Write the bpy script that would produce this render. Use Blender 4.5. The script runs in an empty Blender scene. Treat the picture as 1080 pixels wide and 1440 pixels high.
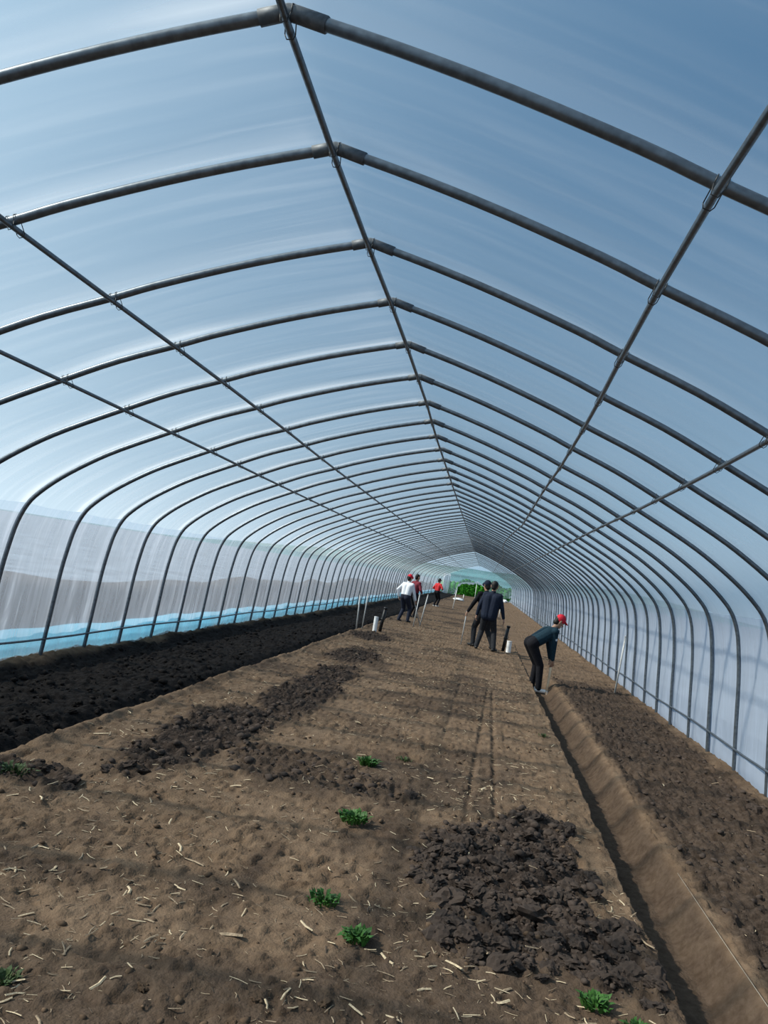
import bpy, bmesh, math, random
import numpy as np
from mathutils import Vector, Matrix
random.seed(7); RNG = np.random.default_rng(7)
S = bpy.context.scene
COL = S.collection
# ------------------------------------------------------------------ camera, sky, sun, exposure
F, VX, VY, ROLL, EYE = 1115.29, 683.15, 821.65, 0.1455, 1.62
_a = Vector(((VX-540)/F, -(VY-720)/F, -1)).normalized()          # tunnel axis seen from the camera
_u = Vector((math.sin(ROLL), math.cos(ROLL), 0)); _u = (_u-_a*_u.dot(_a)).normalized()
_r = _a.cross(_u)
cd = bpy.data.cameras.new('camera'); cam = bpy.data.objects.new('camera', cd); COL.objects.link(cam)
cd.sensor_fit = 'HORIZONTAL'; cd.sensor_width = 36; cd.lens = F/1080*36; cd.clip_end = 8000; cd.clip_start = .02
rot = Matrix((_r, _a, _u))           # world <- camera
cam.matrix_world = Matrix.Translation((0, 0, EYE)) @ rot.to_4x4()
S.camera = cam
SUN_EL, SUN_AZ = math.radians(41), math.radians(258)             # azimuth clockwise from +Y
W = bpy.data.worlds.new('sky'); S.world = W; W.use_nodes = True
nt = W.node_tree; bg = nt.nodes['Background']
_sd = Vector((math.sin(SUN_AZ)*math.cos(SUN_EL), math.cos(SUN_AZ)*math.cos(SUN_EL), math.sin(SUN_EL)))
# clear spring sky: deep blue overhead, pale at the horizon all round, brighter round the sun
def _vm(op, a, b):
    n = nt.nodes.new('ShaderNodeVectorMath'); n.operation = op
    for i, v in enumerate((a, b)):
        if isinstance(v, (tuple, Vector)): n.inputs[i].default_value = v
        else: nt.links.new(v, n.inputs[i])
    return n.outputs['Value' if op == 'DOT_PRODUCT' else 'Vector']
def _m(op, a, b):
    n = nt.nodes.new('ShaderNodeMath'); n.operation = op
    for i, v in enumerate((a, b)):
        if isinstance(v, (int, float)): n.inputs[i].default_value = v
        else: nt.links.new(v, n.inputs[i])
    return n.outputs[0]
def _scale(col, f):
    n = nt.nodes.new('ShaderNodeVectorMath'); n.operation = 'SCALE'; n.inputs[0].default_value = col; nt.links.new(f, n.inputs['Scale']); return n.outputs[0]
_tc = nt.nodes.new('ShaderNodeTexCoord').outputs['Generated']
_el = _m('MAXIMUM', _vm('DOT_PRODUCT', _tc, (0, 0, 1)), 0.0)
_hz = _m('POWER', _m('SUBTRACT', 1.0, _el), 3.0)
_au = _m('POWER', _m('MULTIPLY', _m('ADD', _vm('DOT_PRODUCT', _tc, _sd), 1.0), .5), 6.0)
_c = _vm('ADD', _vm('ADD', _scale((.40, .49, .50), _hz), _scale((1.16, 1.42, 1.52), _au)), (.018, .122, .28))
nt.links.new(_c, bg.inputs[0]); bg.inputs[1].default_value = 1.0
ld = bpy.data.lights.new('sun', 'SUN'); ld.energy = 5.6; ld.angle = math.radians(1.6); ld.color = (1, .93, .82)
sun = bpy.data.objects.new('sun', ld); COL.objects.link(sun)
sun.rotation_euler = _sd.to_track_quat('Z', 'Y').to_euler(); sun.location = _sd*60
vs = S.view_settings; vs.view_transform = 'Standard'; vs.look = 'None'; vs.gamma = 1; vs.exposure = 0; vs.use_curve_mapping = False
S.cycles.transparent_max_bounces = 24; S.cycles.max_bounces = 10

# ------------------------------------------------------------------ helpers
def tag(o, label=None, cat=None, group=None, kind=None):
    for k, v in (('label', label), ('category', cat), ('group', group), ('kind', kind)):
        if v: o[k] = v
    return o
def empty(name, loc=(0, 0, 0), rz=0):
    o = bpy.data.objects.new(name, None); COL.objects.link(o); o.location = loc; o.rotation_euler = (0, 0, rz); o.empty_display_size = .1
    return o
def link(name, me, parent=None, m=None):
    if m and not me.materials: me.materials.append(m)
    o = bpy.data.objects.new(name, me); COL.objects.link(o)
    if parent: o.parent = parent
    return o
def mesh(name, V, Fs, m=None, parent=None, smooth=True, uv=None):
    me = bpy.data.meshes.new(name); me.from_pydata([tuple(v) for v in V], [], Fs)
    if smooth: me.polygons.foreach_set('use_smooth', [True]*len(me.polygons))
    if uv is not None:
        l = me.uv_layers.new(name='UVMap'); idx = np.zeros(len(me.loops), int); me.loops.foreach_get('vertex_index', idx)
        l.data.foreach_set('uv', np.asarray(uv)[idx].ravel())
    return link(name, me, parent, m)
def local(o, x):                      # build a part in world space under a parent
    o.matrix_parent_inverse = Matrix.Identity(4); return o
class MB:
    def __init__(s): s.V = []; s.F = []
    def add(s, V, Fs):
        b = len(s.V); s.V += [tuple(v) for v in V]; s.F += [tuple(i+b for i in f) for f in Fs]; return s
    def tube(s, pts, rad, n=8, caps=True):
        pts = [Vector(p) for p in pts]; R = rad if hasattr(rad, '__len__') else [rad]*len(pts)
        V = []; up = None
        for i, p in enumerate(pts):
            d = (pts[min(i+1, len(pts)-1)]-pts[max(i-1, 0)]).normalized()
            if up is None: up = Vector((0, 1, 0)) if abs(d.y) < .9 else Vector((1, 0, 0))
            x = up.cross(d).normalized(); y = d.cross(x); up = y.copy()
            V += [p+(x*math.cos(t)+y*math.sin(t))*R[i] for t in [2*math.pi*k/n for k in range(n)]]
        Fs = [(i*n+k, i*n+(k+1) % n, (i+1)*n+(k+1) % n, (i+1)*n+k) for i in range(len(pts)-1) for k in range(n)]
        if caps: Fs += [tuple(range(n))[::-1], tuple((len(pts)-1)*n+k for k in range(n))]
        return s.add(V, Fs)
    def box(s, c, h, M=None):
        V = [Vector((sx*h[0], sy*h[1], sz*h[2])) for sx in (-1, 1) for sy in (-1, 1) for sz in (-1, 1)]
        if M: V = [M @ v for v in V]
        return s.add([v+Vector(c) for v in V], [(0, 1, 3, 2), (4, 6, 7, 5), (0, 4, 5, 1), (2, 3, 7, 6), (0, 2, 6, 4), (1, 5, 7, 3)])
    def ball(s, c, r, sq=(1, 1, 1), n=8, k=6, cut=-1):
        V = []; Fs = []
        for i in range(k+1):
            th = math.pi*i/k
            for j in range(n):
                a = 2*math.pi*j/n; z = max(math.cos(th), cut)
                V.append((c[0]+r*sq[0]*math.sin(th)*math.cos(a), c[1]+r*sq[1]*math.sin(th)*math.sin(a), c[2]+r*sq[2]*z))
        for i in range(k):
            for j in range(n): Fs.append((i*n+j, (i+1)*n+j, (i+1)*n+(j+1) % n, i*n+(j+1) % n))
        return s.add(V, Fs)
    def build(s, name, m, parent=None, smooth=True): return mesh(name, s.V, s.F, m, parent, smooth)

# noise in numpy
def _hash(ix, iy, s):
    h = (ix.astype(np.int64)*374761393+iy.astype(np.int64)*668265263+s*1442695041) & 0x7fffffff
    h = ((h ^ (h >> 13))*1274126177) & 0x7fffffff
    return ((h ^ (h >> 16)) & 0xffff)/65535.
def vnoise(x, y, s=0):
    ix = np.floor(x); iy = np.floor(y); fx = x-ix; fy = y-iy
    fx = fx*fx*(3-2*fx); fy = fy*fy*(3-2*fy)
    a = _hash(ix, iy, s); b = _hash(ix+1, iy, s); c = _hash(ix, iy+1, s); d = _hash(ix+1, iy+1, s)
    return (a*(1-fx)+b*fx)*(1-fy)+(c*(1-fx)+d*fx)*fy
def fbm(x, y, o=4, s=0):
    r = 0; a = .5; t = 0
    for i in range(o): r = r+a*vnoise(x*2**i+i*17.3, y*2**i+i*9.1, s+i); t += a; a *= .55
    return r/t
def sstep(a, b, x):
    t = np.clip((x-a)/(b-a), 0, 1); return t*t*(3-2*t)

# ------------------------------------------------------------------ materials
def mat(name, col, rough=.7, metal=0, noise=None, bump=0, scale=20, spec=.4):
    m = bpy.data.materials.new(name); m.use_nodes = True; t = m.node_tree; p = t.nodes['Principled BSDF']
    p.inputs['Base Color'].default_value = (*col, 1); p.inputs['Roughness'].default_value = rough; p.inputs['Metallic'].default_value = metal
    p.inputs['Specular IOR Level'].default_value = spec
    if noise or bump:
        tc = t.nodes.new('ShaderNodeTexCoord'); n = t.nodes.new('ShaderNodeTexNoise'); n.inputs['Scale'].default_value = scale; n.inputs['Detail'].default_value = 6
        t.links.new(tc.outputs['Object'], n.inputs['Vector'])
        if noise:
            r = t.nodes.new('ShaderNodeValToRGB'); r.color_ramp.elements[0].position = .3; r.color_ramp.elements[1].position = .7
            r.color_ramp.elements[0].color = (*[c*(1-noise) for c in col], 1); r.color_ramp.elements[1].color = (*[min(1, c*(1+noise)) for c in col], 1)
            t.links.new(n.outputs[0], r.inputs[0]); t.links.new(r.outputs[0], p.inputs['Base Color'])
        if bump:
            b = t.nodes.new('ShaderNodeBump'); b.inputs['Strength'].default_value = bump; b.inputs['Distance'].default_value = .01
            t.links.new(n.outputs[0], b.inputs['Height']); t.links.new(b.outputs[0], p.inputs['Normal'])
    return m
M = dict(
    steel=mat('galvanised_steel', (.135, .155, .175), .38, .75, .25, 0, 30),
    sleeve=mat('steel_sleeve', (.12, .13, .14), .6, .7, .3, 0, 40),
    wire=mat('clip_wire', (.06, .06, .06), .5, .6),
    clod=mat('clod_soil', (.060, .045, .037), .95, 0, .35, .6, 30, .1),
    dryclod=mat('dry_clod_soil', (.10, .066, .043), .95, 0, .4, .6, 30, .1),
    wetshadeclod=mat('moist_shaded_clod_soil', (.0115, .0095, .0088), .95, 0, .4, .6, 30, .1),  # moist clods, the left strip's shade painted into their colour
    straw=mat('dry_straw', (.48, .38, .25), .75, 0, .35, 0, 14, .2),
    straw2=mat('weathered_straw', (.26, .195, .13), .8, 0, .4, 0, 14, .2),
    darkstraw=mat('rotting_stalk', (.075, .055, .04), .85, 0, .4, 0, 14, .2),
    leaf=mat('weed_leaf', (.036, .105, .016), .6, 0, .45, 0, 30, .3),
    leaf2=mat('dull_weed_leaf', (.04, .065, .02), .7, 0, .45, 0, 30, .3),
    skin=mat('skin', (.34, .19, .125), .6, 0, .1, 0, 30),
    navy=mat('navy_cloth', (.012, .017, .032), .85, 0, .3, .3, 40, .15),
    navyblue=mat('dark_teal_sweater', (.010, .028, .042), .85, 0, .3, .3, 40, .15),
    black=mat('black_cloth', (.009, .009, .012), .85, 0, .3, .3, 40, .15),
    charcoal=mat('charcoal_cloth', (.022, .023, .027), .85, 0, .3, .3, 40, .15),
    trousers=mat('dark_blue_trousers', (.02, .024, .04), .85, 0, .3, .3, 40, .15),
    white=mat('white_shirt', (.72, .74, .78), .8, 0, .06, .2, 30, .2),
    red=mat('red_cap', (.55, .018, .035), .7, 0, .1, .1, 60, .2),
    darkred=mat('dark_red_top', (.16, .022, .035), .8, 0, .2, .2, 40, .2),
    redtop=mat('red_jacket', (.50, .03, .035), .8, 0, .15, .2, 40, .2),
    hair=mat('black_hair', (.008, .007, .006), .6, 0, .2, .3, 80, .3),
    shoe=mat('white_shoe', (.82, .80, .77), .6, 0, .1, 0, 30),
    shoedark=mat('black_shoe', (.012, .012, .012), .6),
    eye=mat('eye', (.02, .015, .012), .3), lip=mat('lip', (.26, .10, .08), .6),
    wood=mat('pale_wood', (.68, .50, .33), .6, 0, .2, .1, 20),
    iron=mat('worn_iron', (.35, .34, .33), .45, .6, .3, 0, 20),
    pvc=mat('white_pvc', (.80, .80, .79), .4, 0, .05, 0, 20),
    hose=mat('black_hose', (.010, .010, .011), .5),
    stake=mat('grey_stake', (.42, .42, .41), .6, .2, .2, 0, 30),
    stakewhite=mat('white_stake', (.75, .74, .70), .6, 0, .1, 0, 30),
    string=mat('pale_twine', (.30, .27, .22), .8),
    bag=mat('white_plastic_bag', (.85, .85, .84), .5, 0, .05, .3, 20),
    hill=mat('hazy_hill', (.09, .19, .20), 1, 0, .35, 0, .02, 0),
    out=mat('outside_ground', (.20, .235, .275), 1, 0, .3, 0, .6, 0),
    bank=mat('bank_soil', (.085, .075, .065), 1, 0, .4, .5, 6, 0),
    hedge=mat('hedge_green', (.035, .17, .012), .8, 0, .5, 0, 3, .1),
)
def film_mat(name, base, amp, tint=(.86, .91, .97), streak=(1.2, 30), ribs=True, clear=(.955, .985, .985), folds=0):
    """thin polythene: clear transmission, a milky scatter that varies with creases and painted hoop highlights, a soft gloss"""
    m = bpy.data.materials.new(name); m.use_nodes = True; t = m.node_tree; N = t.nodes; L = t.links
    N.remove(N['Principled BSDF']); out = N['Material Output']
    uv = N.new('ShaderNodeUVMap'); uv.uv_map = 'UVMap'
    def math_(op, a, b=None, clamp=False):
        n = N.new('ShaderNodeMath'); n.operation = op; n.use_clamp = clamp
        for i, v in enumerate((a, b)):
            if v is None: continue
            if isinstance(v, (int, float)): n.inputs[i].default_value = v
            else: L.new(v, n.inputs[i])
        return n.outputs[0]
    def noise(sc, detail=4, dist=0):
        mp = N.new('ShaderNodeMapping'); mp.inputs['Scale'].default_value = (*sc, 1); L.new(uv.outputs[0], mp.inputs[0])
        n = N.new('ShaderNodeTexNoise'); n.inputs['Scale'].default_value = 1; n.inputs['Detail'].default_value = detail; n.inputs['Distortion'].default_value = dist
        L.new(mp.outputs[0], n.inputs['Vector']); return n.outputs[0]
    n1 = noise(streak, 5, .4); n2 = noise((.5, .7), 3, .5)
    s = math_('POWER', math_('MULTIPLY', n1, 1.5, True), 4)
    h = math_('ADD', math_('MULTIPLY', s, amp), base)
    h = math_('MULTIPLY', h, math_('ADD', math_('MULTIPLY', n2, 1.0), .5))
    if folds:                                                     # fans of creases hanging from the hoops
        n3 = noise((1.1, 11), 4, 1.2)
        h = math_('ADD', h, math_('MULTIPLY', math_('POWER', math_('MULTIPLY', n3, 1.45, True), 7), folds))
    at = N.new('ShaderNodeAttribute'); at.attribute_name = 'hoop_sheen'
    hz = N.new('ShaderNodeAttribute'); hz.attribute_name = 'haze'
    h = math_('ADD', math_('ADD', h, at.outputs['Fac']), hz.outputs['Fac'], True)
    tr = N.new('ShaderNodeBsdfTransparent'); tr.inputs[0].default_value = (*clear, 1)
    tl = N.new('ShaderNodeBsdfTranslucent'); tl.inputs[0].default_value = (*tint, 1)
    df = N.new('ShaderNodeBsdfDiffuse'); df.inputs[0].default_value = (*tint, 1)
    mx = N.new('ShaderNodeMixShader'); mx.inputs[0].default_value = .42; L.new(tl.outputs[0], mx.inputs[1]); L.new(df.outputs[0], mx.inputs[2])
    m2 = N.new('ShaderNodeMixShader'); L.new(h, m2.inputs[0]); L.new(tr.outputs[0], m2.inputs[1]); L.new(mx.outputs[0], m2.inputs[2])
    gl = N.new('ShaderNodeBsdfGlossy'); gl.inputs['Roughness'].default_value = .18
    fr = N.new('ShaderNodeLayerWeight'); fr.inputs[0].default_value = .5
    bp = N.new('ShaderNodeBump'); bp.inputs['Strength'].default_value = .25; bp.inputs['Distance'].default_value = .01; L.new(n1, bp.inputs['Height']); L.new(bp.outputs[0], gl.inputs['Normal'])
    fm = math_('ADD', math_('MULTIPLY', math_('POWER', fr.outputs['Facing'], 4), .30), .025)
    m3 = N.new('ShaderNodeMixShader'); L.new(fm, m3.inputs[0]); L.new(m2.outputs[0], m3.inputs[1]); L.new(gl.outputs[0], m3.inputs[2])
    L.new(m3.outputs[0], out.inputs[0]); return m
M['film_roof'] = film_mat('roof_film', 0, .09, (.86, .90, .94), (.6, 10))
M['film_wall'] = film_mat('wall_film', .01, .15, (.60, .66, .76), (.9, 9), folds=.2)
M['film_back'] = film_mat('end_wall_film', .16, .2, (.80, .92, .95), (3, 3))
M['film_curtain'] = film_mat('bunched_film', .75, .2, (.95, .97, 1), (3, 3))
M['film_blue'] = film_mat('blue_skirt_film', .80, .1, (.20, .58, .80), (1, 5))

# soil of the floor, driven by attributes for tillage, moisture and painted shade
def soil():
    m = bpy.data.materials.new('soil'); m.use_nodes = True; t = m.node_tree; N = t.nodes; L = t.links; p = N['Principled BSDF']
    p.inputs['Roughness'].default_value = .95; p.inputs['Specular IOR Level'].default_value = .08
    tc = N.new('ShaderNodeTexCoord')
    def noise(sc, det=6):
        n = N.new('ShaderNodeTexNoise'); n.inputs['Scale'].default_value = sc; n.inputs['Detail'].default_value = det; L.new(tc.outputs['Object'], n.inputs['Vector']); return n.outputs[0]
    def ramp(i, st):
        r = N.new('ShaderNodeValToRGB'); e = r.color_ramp.elements
        while len(e) < len(st): e.new(.5)
        for k, (q, c) in enumerate(st): e[k].position = q; e[k].color = (*c, 1)
        L.new(i, r.inputs[0]); return r.outputs[0]
    def mix(f, a, b):
        n = N.new('ShaderNodeMix'); n.data_type = 'RGBA'; L.new(f, n.inputs[0]); L.new(a, n.inputs[6]); L.new(b, n.inputs[7]); return n.outputs[2]
    def attr(n):
        a = N.new('ShaderNodeAttribute'); a.attribute_name = n; return a.outputs['Fac']
    dry = mix(noise(60, 8), ramp(noise(1.1), [(.3, (.115, .073, .044)), (.7, (.185, .125, .082))]), ramp(noise(9), [(.3, (.062, .039, .025)), (.72, (.205, .143, .095))]))
    til = ramp(noise(25, 8), [(.3, (.013, .0092, .0075)), (.75, (.068, .050, .040))])
    wet_shade = ramp(noise(22, 8), [(.3, (.0045, .0038, .0038)), (.75, (.018, .0155, .0145))])  # moist soil with the left wall's shade painted into its colour
    c = mix(attr('tilled'), dry, til); c = mix(attr('moist_shade'), c, wet_shade)
    L.new(c, p.inputs['Base Color'])
    b = N.new('ShaderNodeBump'); b.inputs['Strength'].default_value = .8; b.inputs['Distance'].default_value = .012
    L.new(noise(70, 8), b.inputs['Height']); L.new(b.outputs[0], p.inputs['Normal'])
    return m
M['soil'] = soil()

# ------------------------------------------------------------------ the tunnel: profile and hoop stations
XC = -0.90
PROF = [(0, 3.43), (.39, 3.325), (.78, 3.205), (1.22, 3.05), (1.467, 2.95), (1.88, 2.79), (2.26, 2.612), (2.77, 2.36), (3.06, 2.19), (3.33, 2.0), (3.52, 1.83), (3.62, 1.70), (3.69, 1.52), (3.73, 1.3), (3.765, 1.0), (3.795, .5), (3.83, 0), (3.84, -.15)]
def catmull(P, k):
    P = [Vector((*p, 0)) for p in P]; out = []
    for i in range(len(P)-1):
        a = P[max(i-1, 0)]; b = P[i]; c = P[i+1]; d = P[min(i+2, len(P)-1)]
        for j in range(k):
            t = j/k; out.append(.5*((2*b)+(c-a)*t+(2*a-5*b+4*c-d)*t*t+(3*b-a-3*c+d)*t**3))
    return [(v.x, v.y) for v in out]+[(P[-1].x, P[-1].y)]
HALF = catmull(PROF, 3)
D0, SP = 2.3182, .9912
DD = [.1477, .0069, .0011, -.053, -.0659, -.0523, .0247, .0133]
RX = [-.034, -.034, -.020, 0, .012, .016, .02, .008]
def station(n): return D0+SP*n+(DD[n] if 0 <= n < 8 else 0)
NS = list(range(-1, 46))+[48, 51, 54, 58, 62, 66, 70, 75, 80]
STN = [station(n) for n in NS]
YEND = 88.0
STN_ALL = STN+[YEND]
frame = empty('greenhouse_frame', (XC, 0, 0))
tag(frame, 'galvanised steel hoop frame of the greenhouse, arched over the soil from wall to wall', 'frame')
RH, RP = .0225, .0145
def hoop_mesh():
    b = MB(); L_ = [(-x, 0, z) for x, z in HALF[::-1]]; R_ = [(x, 0, z) for x, z in HALF[1:]]
    b.tube(L_+R_, RH, 10); o = b.build('hoop', M['steel'], frame); return o
hoop0 = hoop_mesh()
def sleeve_mesh():
    b = MB(); s = (PROF[1][1]-PROF[0][1])/PROF[1][0]
    b.tube([(-.10, 0, 3.43+s*.10), (-.03, 0, 3.43+s*.03+.002), (0, 0, 3.43), (.03, 0, 3.43+s*.03+.002), (.14, 0, 3.43+s*.14)], .0285, 10)
    return b
CROSS = {'r1': (1.467, 2.95), 'l1': (-1.467, 2.95), 'r2': (2.26, 2.612), 'l2': (-2.26, 2.612), 'ridge': (0, 3.43)}
def clip_mesh():                       # a bent wire holding purlin to hoop
    b = MB(); r = .0022
    for sx in (-.019, .019):
        b.tube([(sx, -.03, -.02), (sx, -.028, .012), (sx, 0, .030), (sx, .028, .012), (sx, .05, -.045)], r, 5)
    b.tube([(-.019, .05, -.045), (-.012, .055, -.058), (.012, .055, -.058), (.019, .05, -.045)], r, 5)
    b.tube([(-.019, -.03, -.02), (-.012, -.034, -.058), (.012, -.034, -.058), (.019, -.03, -.02)], r, 5)
    return b
sl0 = cl0 = None
for i, (n, y) in enumerate(zip(NS, STN)):
    h = hoop0 if i == 0 else hoop0.copy()
    if i: COL.objects.link(h)
    rx = RX[n] if 0 <= n < 8 else .012*math.sin(n*2.3)
    h.location = (rx, y, 0); h.rotation_euler = (0, 0, .004*math.sin(n*1.7))
    if n >= 48: h.scale = (1, 3, 1)   # doubled end hoops
    if 0 <= n < 14:
        if sl0 is None: sl = sl0 = sleeve_mesh().build('ridge_sleeve', M['sleeve'], h)
        else: sl = sl0.copy(); COL.objects.link(sl); sl.parent = h
        for k, (cx, cz) in CROSS.items():
            if cl0 is None: c = cl0 = clip_mesh().build('wire_clip', M['wire'], h)
            else: c = cl0.copy(); COL.objects.link(c); c.parent = h
            ang = 0 if k == 'ridge' else math.atan2(.36, 1)*(1 if cx > 0 else -1)
            c.location = (cx, 0, cz); c.rotation_euler = (0, ang, 0)
def purlin(k):
    cx, cz = CROSS[k]; pts = []
    for n in range(-3, 90):
        y = station(n)
        if y > YEND: break
        rx = RX[n] if 0 <= n < 8 else 0
        off = RH+RP; nx, nz = (0, -1) if k == 'ridge' else (-.34*(1 if cx > 0 else -1), -.94)
        bend = 0
        if k == 'r1' and n > 14: bend = .22*math.sin(min(1, (n-14)/16)*math.pi)
        pts.append((cx+rx+nx*off-bend*.9, y, cz+nz*off+bend*-.1))
    b = MB(); b.tube(pts, RP, 8); return b.build('purlin', M['steel'], frame)
for k in CROSS: purlin(k)
for s in (-1, 1):
    b = MB(); b.tube([(s*(3.815-RH-.012), y, .285+.012*math.sin(y*1.3)) for y in np.arange(-1, YEND, .99)], .0125, 8); b.build('side_rail', M['steel'], frame)

# film: sampled across the profile and along the tunnel, bulging between hoops
ARC = np.array([(-x, z) for x, z in HALF[::-1]]+[(x, z) for x, z in HALF[1:]])
SL = np.concatenate([[0], np.cumsum(np.hypot(*np.diff(ARC, axis=0).T))]); SMID = SL[-1]/2
def film_patch(name, s0, s1, m, ns, wall=0, y0=-2.2, kind='structure'):
    ys = []
    st = sorted([station(n) for n in range(-4, 0)]+STN_ALL)
    st = [s for s in st if s >= y0]
    for a, b_ in zip(st[:-1], st[1:]):
        k = 14 if a < 16 else (8 if a < 35 else 4)
        ys += list(a+(b_-a)*np.arange(k)/k)
    ys.append(st[-1]); ys = np.array(ys); stn = np.array(st)
    i = np.clip(np.searchsorted(stn, ys, side='right')-1, 0, len(stn)-2)
    fr = (ys-stn[i])/(stn[i+1]-stn[i]); gap = np.minimum(stn[i+1]-stn[i], 1.2)
    ss = np.linspace(s0, s1, ns)
    ax = np.interp(ss, SL, ARC[:, 0]); az = np.interp(ss, SL, ARC[:, 1])
    tx = np.gradient(ax); tz = np.gradient(az); l = np.hypot(tx, tz); nx, nz = -tz/l, tx/l     # outward
    Sg, Yg = np.meshgrid(ss, ys); Fg = fr[:, None]+0*Sg
    bul = np.sin(np.pi*Fg)**1.0
    d = .024-.030*bul*gap[:, None]*(.5+fbm(Sg*.7, Yg*.5, 3, 5))                                # sags in between hoops
    wr = (fbm(Sg*1.3, Yg*14+Sg*1.5, 3, 9)-.5)*.022*bul
    d = d+wr
    if wall:
        pl = fbm(Sg*.5, Yg*8+wall*Sg*1.6, 3, 11)-.5
        zz = az[None, :]+0*Sg
        d = d+pl*.06*bul*sstep(2.0, 1.0, zz)
        d = np.where(zz < .05, .02, d)
    rx = np.interp(ys, [station(n) for n in range(8)], RX, 0, 0)[:, None]
    X = XC+ax[None, :]+nx[None, :]*d+rx*(np.clip(az, 0, 3.5)/3.43)[None, :]; Z = az[None, :]+nz[None, :]*d; Y = Yg
    V = np.stack([X, Y, Z], -1).reshape(-1, 3); a, b = Sg.shape
    I = np.arange(a*b).reshape(a, b); Q = np.stack([I[:-1, :-1], I[:-1, 1:], I[1:, 1:], I[1:, :-1]], -1).reshape(-1, 4)
    o = mesh(name, V, Q.tolist(), m, None, True, np.stack([Sg, Yg], -1).reshape(-1, 2))
    # sunlit white bands beside the hoops, painted into the film haze, strongest at left
    near = np.exp(-((1-Fg)/(.06+.16*fbm(Sg*.8, Yg*.6+8, 2, 23)))**2)*np.where(Sg < SMID, 1., .3)+np.exp(-(Fg/.04)**2)*.3
    lens = sstep(.35, .65, fbm(Sg*.55, Yg*.9+3, 3, 21))
    cr = near*(.3+.7*lens)*(.55 if not wall else .2)
    at = o.data.attributes.new('hoop_sheen', 'FLOAT', 'POINT'); at.data.foreach_set('value', cr.ravel().astype(np.float32))
    t = np.abs(Sg-SMID); rt = Sg > SMID                            # haze: thin at the ridge, thick low down
    hz = .05+np.where(rt, .035, .075)*sstep(.6, 2.7, t)+np.where(rt, .66, .17)*sstep(2.5, 4.3, t)+np.where(rt, .25, .0)*sstep(5.45, 5.75, t)
    at = o.data.attributes.new('haze', 'FLOAT', 'POINT'); at.data.foreach_set('value', hz.ravel().astype(np.float32))
    return tag(o, kind=kind)
SW = float(np.interp(3.62, HALF and [h[0] for h in HALF[:36]], SL[len(HALF)-1:len(HALF)+35]-SMID))   # arc length ridge -> shoulder
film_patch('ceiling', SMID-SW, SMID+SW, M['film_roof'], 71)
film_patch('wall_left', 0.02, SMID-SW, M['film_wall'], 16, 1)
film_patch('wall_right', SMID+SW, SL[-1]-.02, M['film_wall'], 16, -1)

# blue skirt along the left foot
V = []; Fs = []; UV = []
ys = np.arange(-1, YEND, .11)
zs = [-.1, .04, .15, .17, .19, .28, .36, .38]
for j, y in enumerate(ys):
    for k, z in enumerate(zs):
        w = .012*math.sin(y*7+z*9)+.010*math.sin(y*2.1)
        V.append((XC-3.83-.055-w*(.3+z)-(.018 if k == 3 else 0)+(.012 if k == 4 else 0), y, z+(.012*math.sin(y*1.7)+.01*math.sin(y*4.3))*(z > .1))); UV.append((z, y))
n = len(zs)
for j in range(len(ys)-1):
    for k in range(n-1): Fs.append((j*n+k, j*n+k+1, (j+1)*n+k+1, (j+1)*n+k))
o = mesh('plastic_skirt', V, Fs, M['film_blue'], None, True, UV)
tag(o, 'bright blue plastic skirt sheet along the foot of the left film wall', 'skirt')

# ------------------------------------------------------------------ the floor: heightfield
TX0, TX1 = 1.06, 1.47
def trench_k(y): return np.clip(1-(y-14.2)/2.2, .28, 1)*np.clip((24-y)/3, 0, 1)
def tilled_mask(x, y):
    w = (fbm(x*1.6, y*1.2, 3, 3)-.5)*.9; w2 = (fbm(x*5, y*5, 3, 8)-.5)*.5
    def blob(cx, cy, rx_, ry_): return sstep(1.25, .75, np.sqrt(((x-cx)/rx_)**2+((y-cy)/ry_)**2)+w+w2)
    t = blob(.32, 4.55, .52, .95)
    t = np.maximum(t, blob(.52, 5.5, .25, .55))
    t = np.maximum(t, blob(.78, 4.0, .2, .5))
    t = np.maximum(t, blob(-2.15, 6.7, .42, 1.7)); t = np.maximum(t, blob(-1.95, 10, .38, 2.6)); t = np.maximum(t, blob(-1.35, 6.2, .6, .5)*.75)
    t = np.maximum(t, blob(-2.1, 14.3, .45, 1.3)); t = np.maximum(t, blob(-2.45, 18.6, .5, 1.1)); t = np.maximum(t, blob(-.75, 5.95, .42, .45)*.7)
    t = np.maximum(t, blob(-2.7, 4.85, .4, .22)*.9)
    t = np.maximum(t, blob(.1, 2.9, .35, .12)*.5); t = np.maximum(t, blob(.95, 3.85, .12, .6)*.7)
    st = sstep(1.47, 1.60, x+w2*.12)*sstep(2.95, 2.7, x+w*.15)*sstep(17.0, 15.2, y+w*2)*(.72+.3*fbm(x*2, y*1.2, 3, 58))
    st = np.maximum(st, sstep(1.5, 1.7, x)*sstep(2.95, 2.7, x)*sstep(24, 18, y)*.25)
    return np.clip(np.maximum(t, st), 0, 1)
def wet_shade_mask(x, y):
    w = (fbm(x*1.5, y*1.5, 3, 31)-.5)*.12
    return sstep(-3.04, -3.10, x+w*.5)*sstep(-4.75, -4.55, x+w*2)  # moist left strip, painted dark up to the edge of its shade
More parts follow.
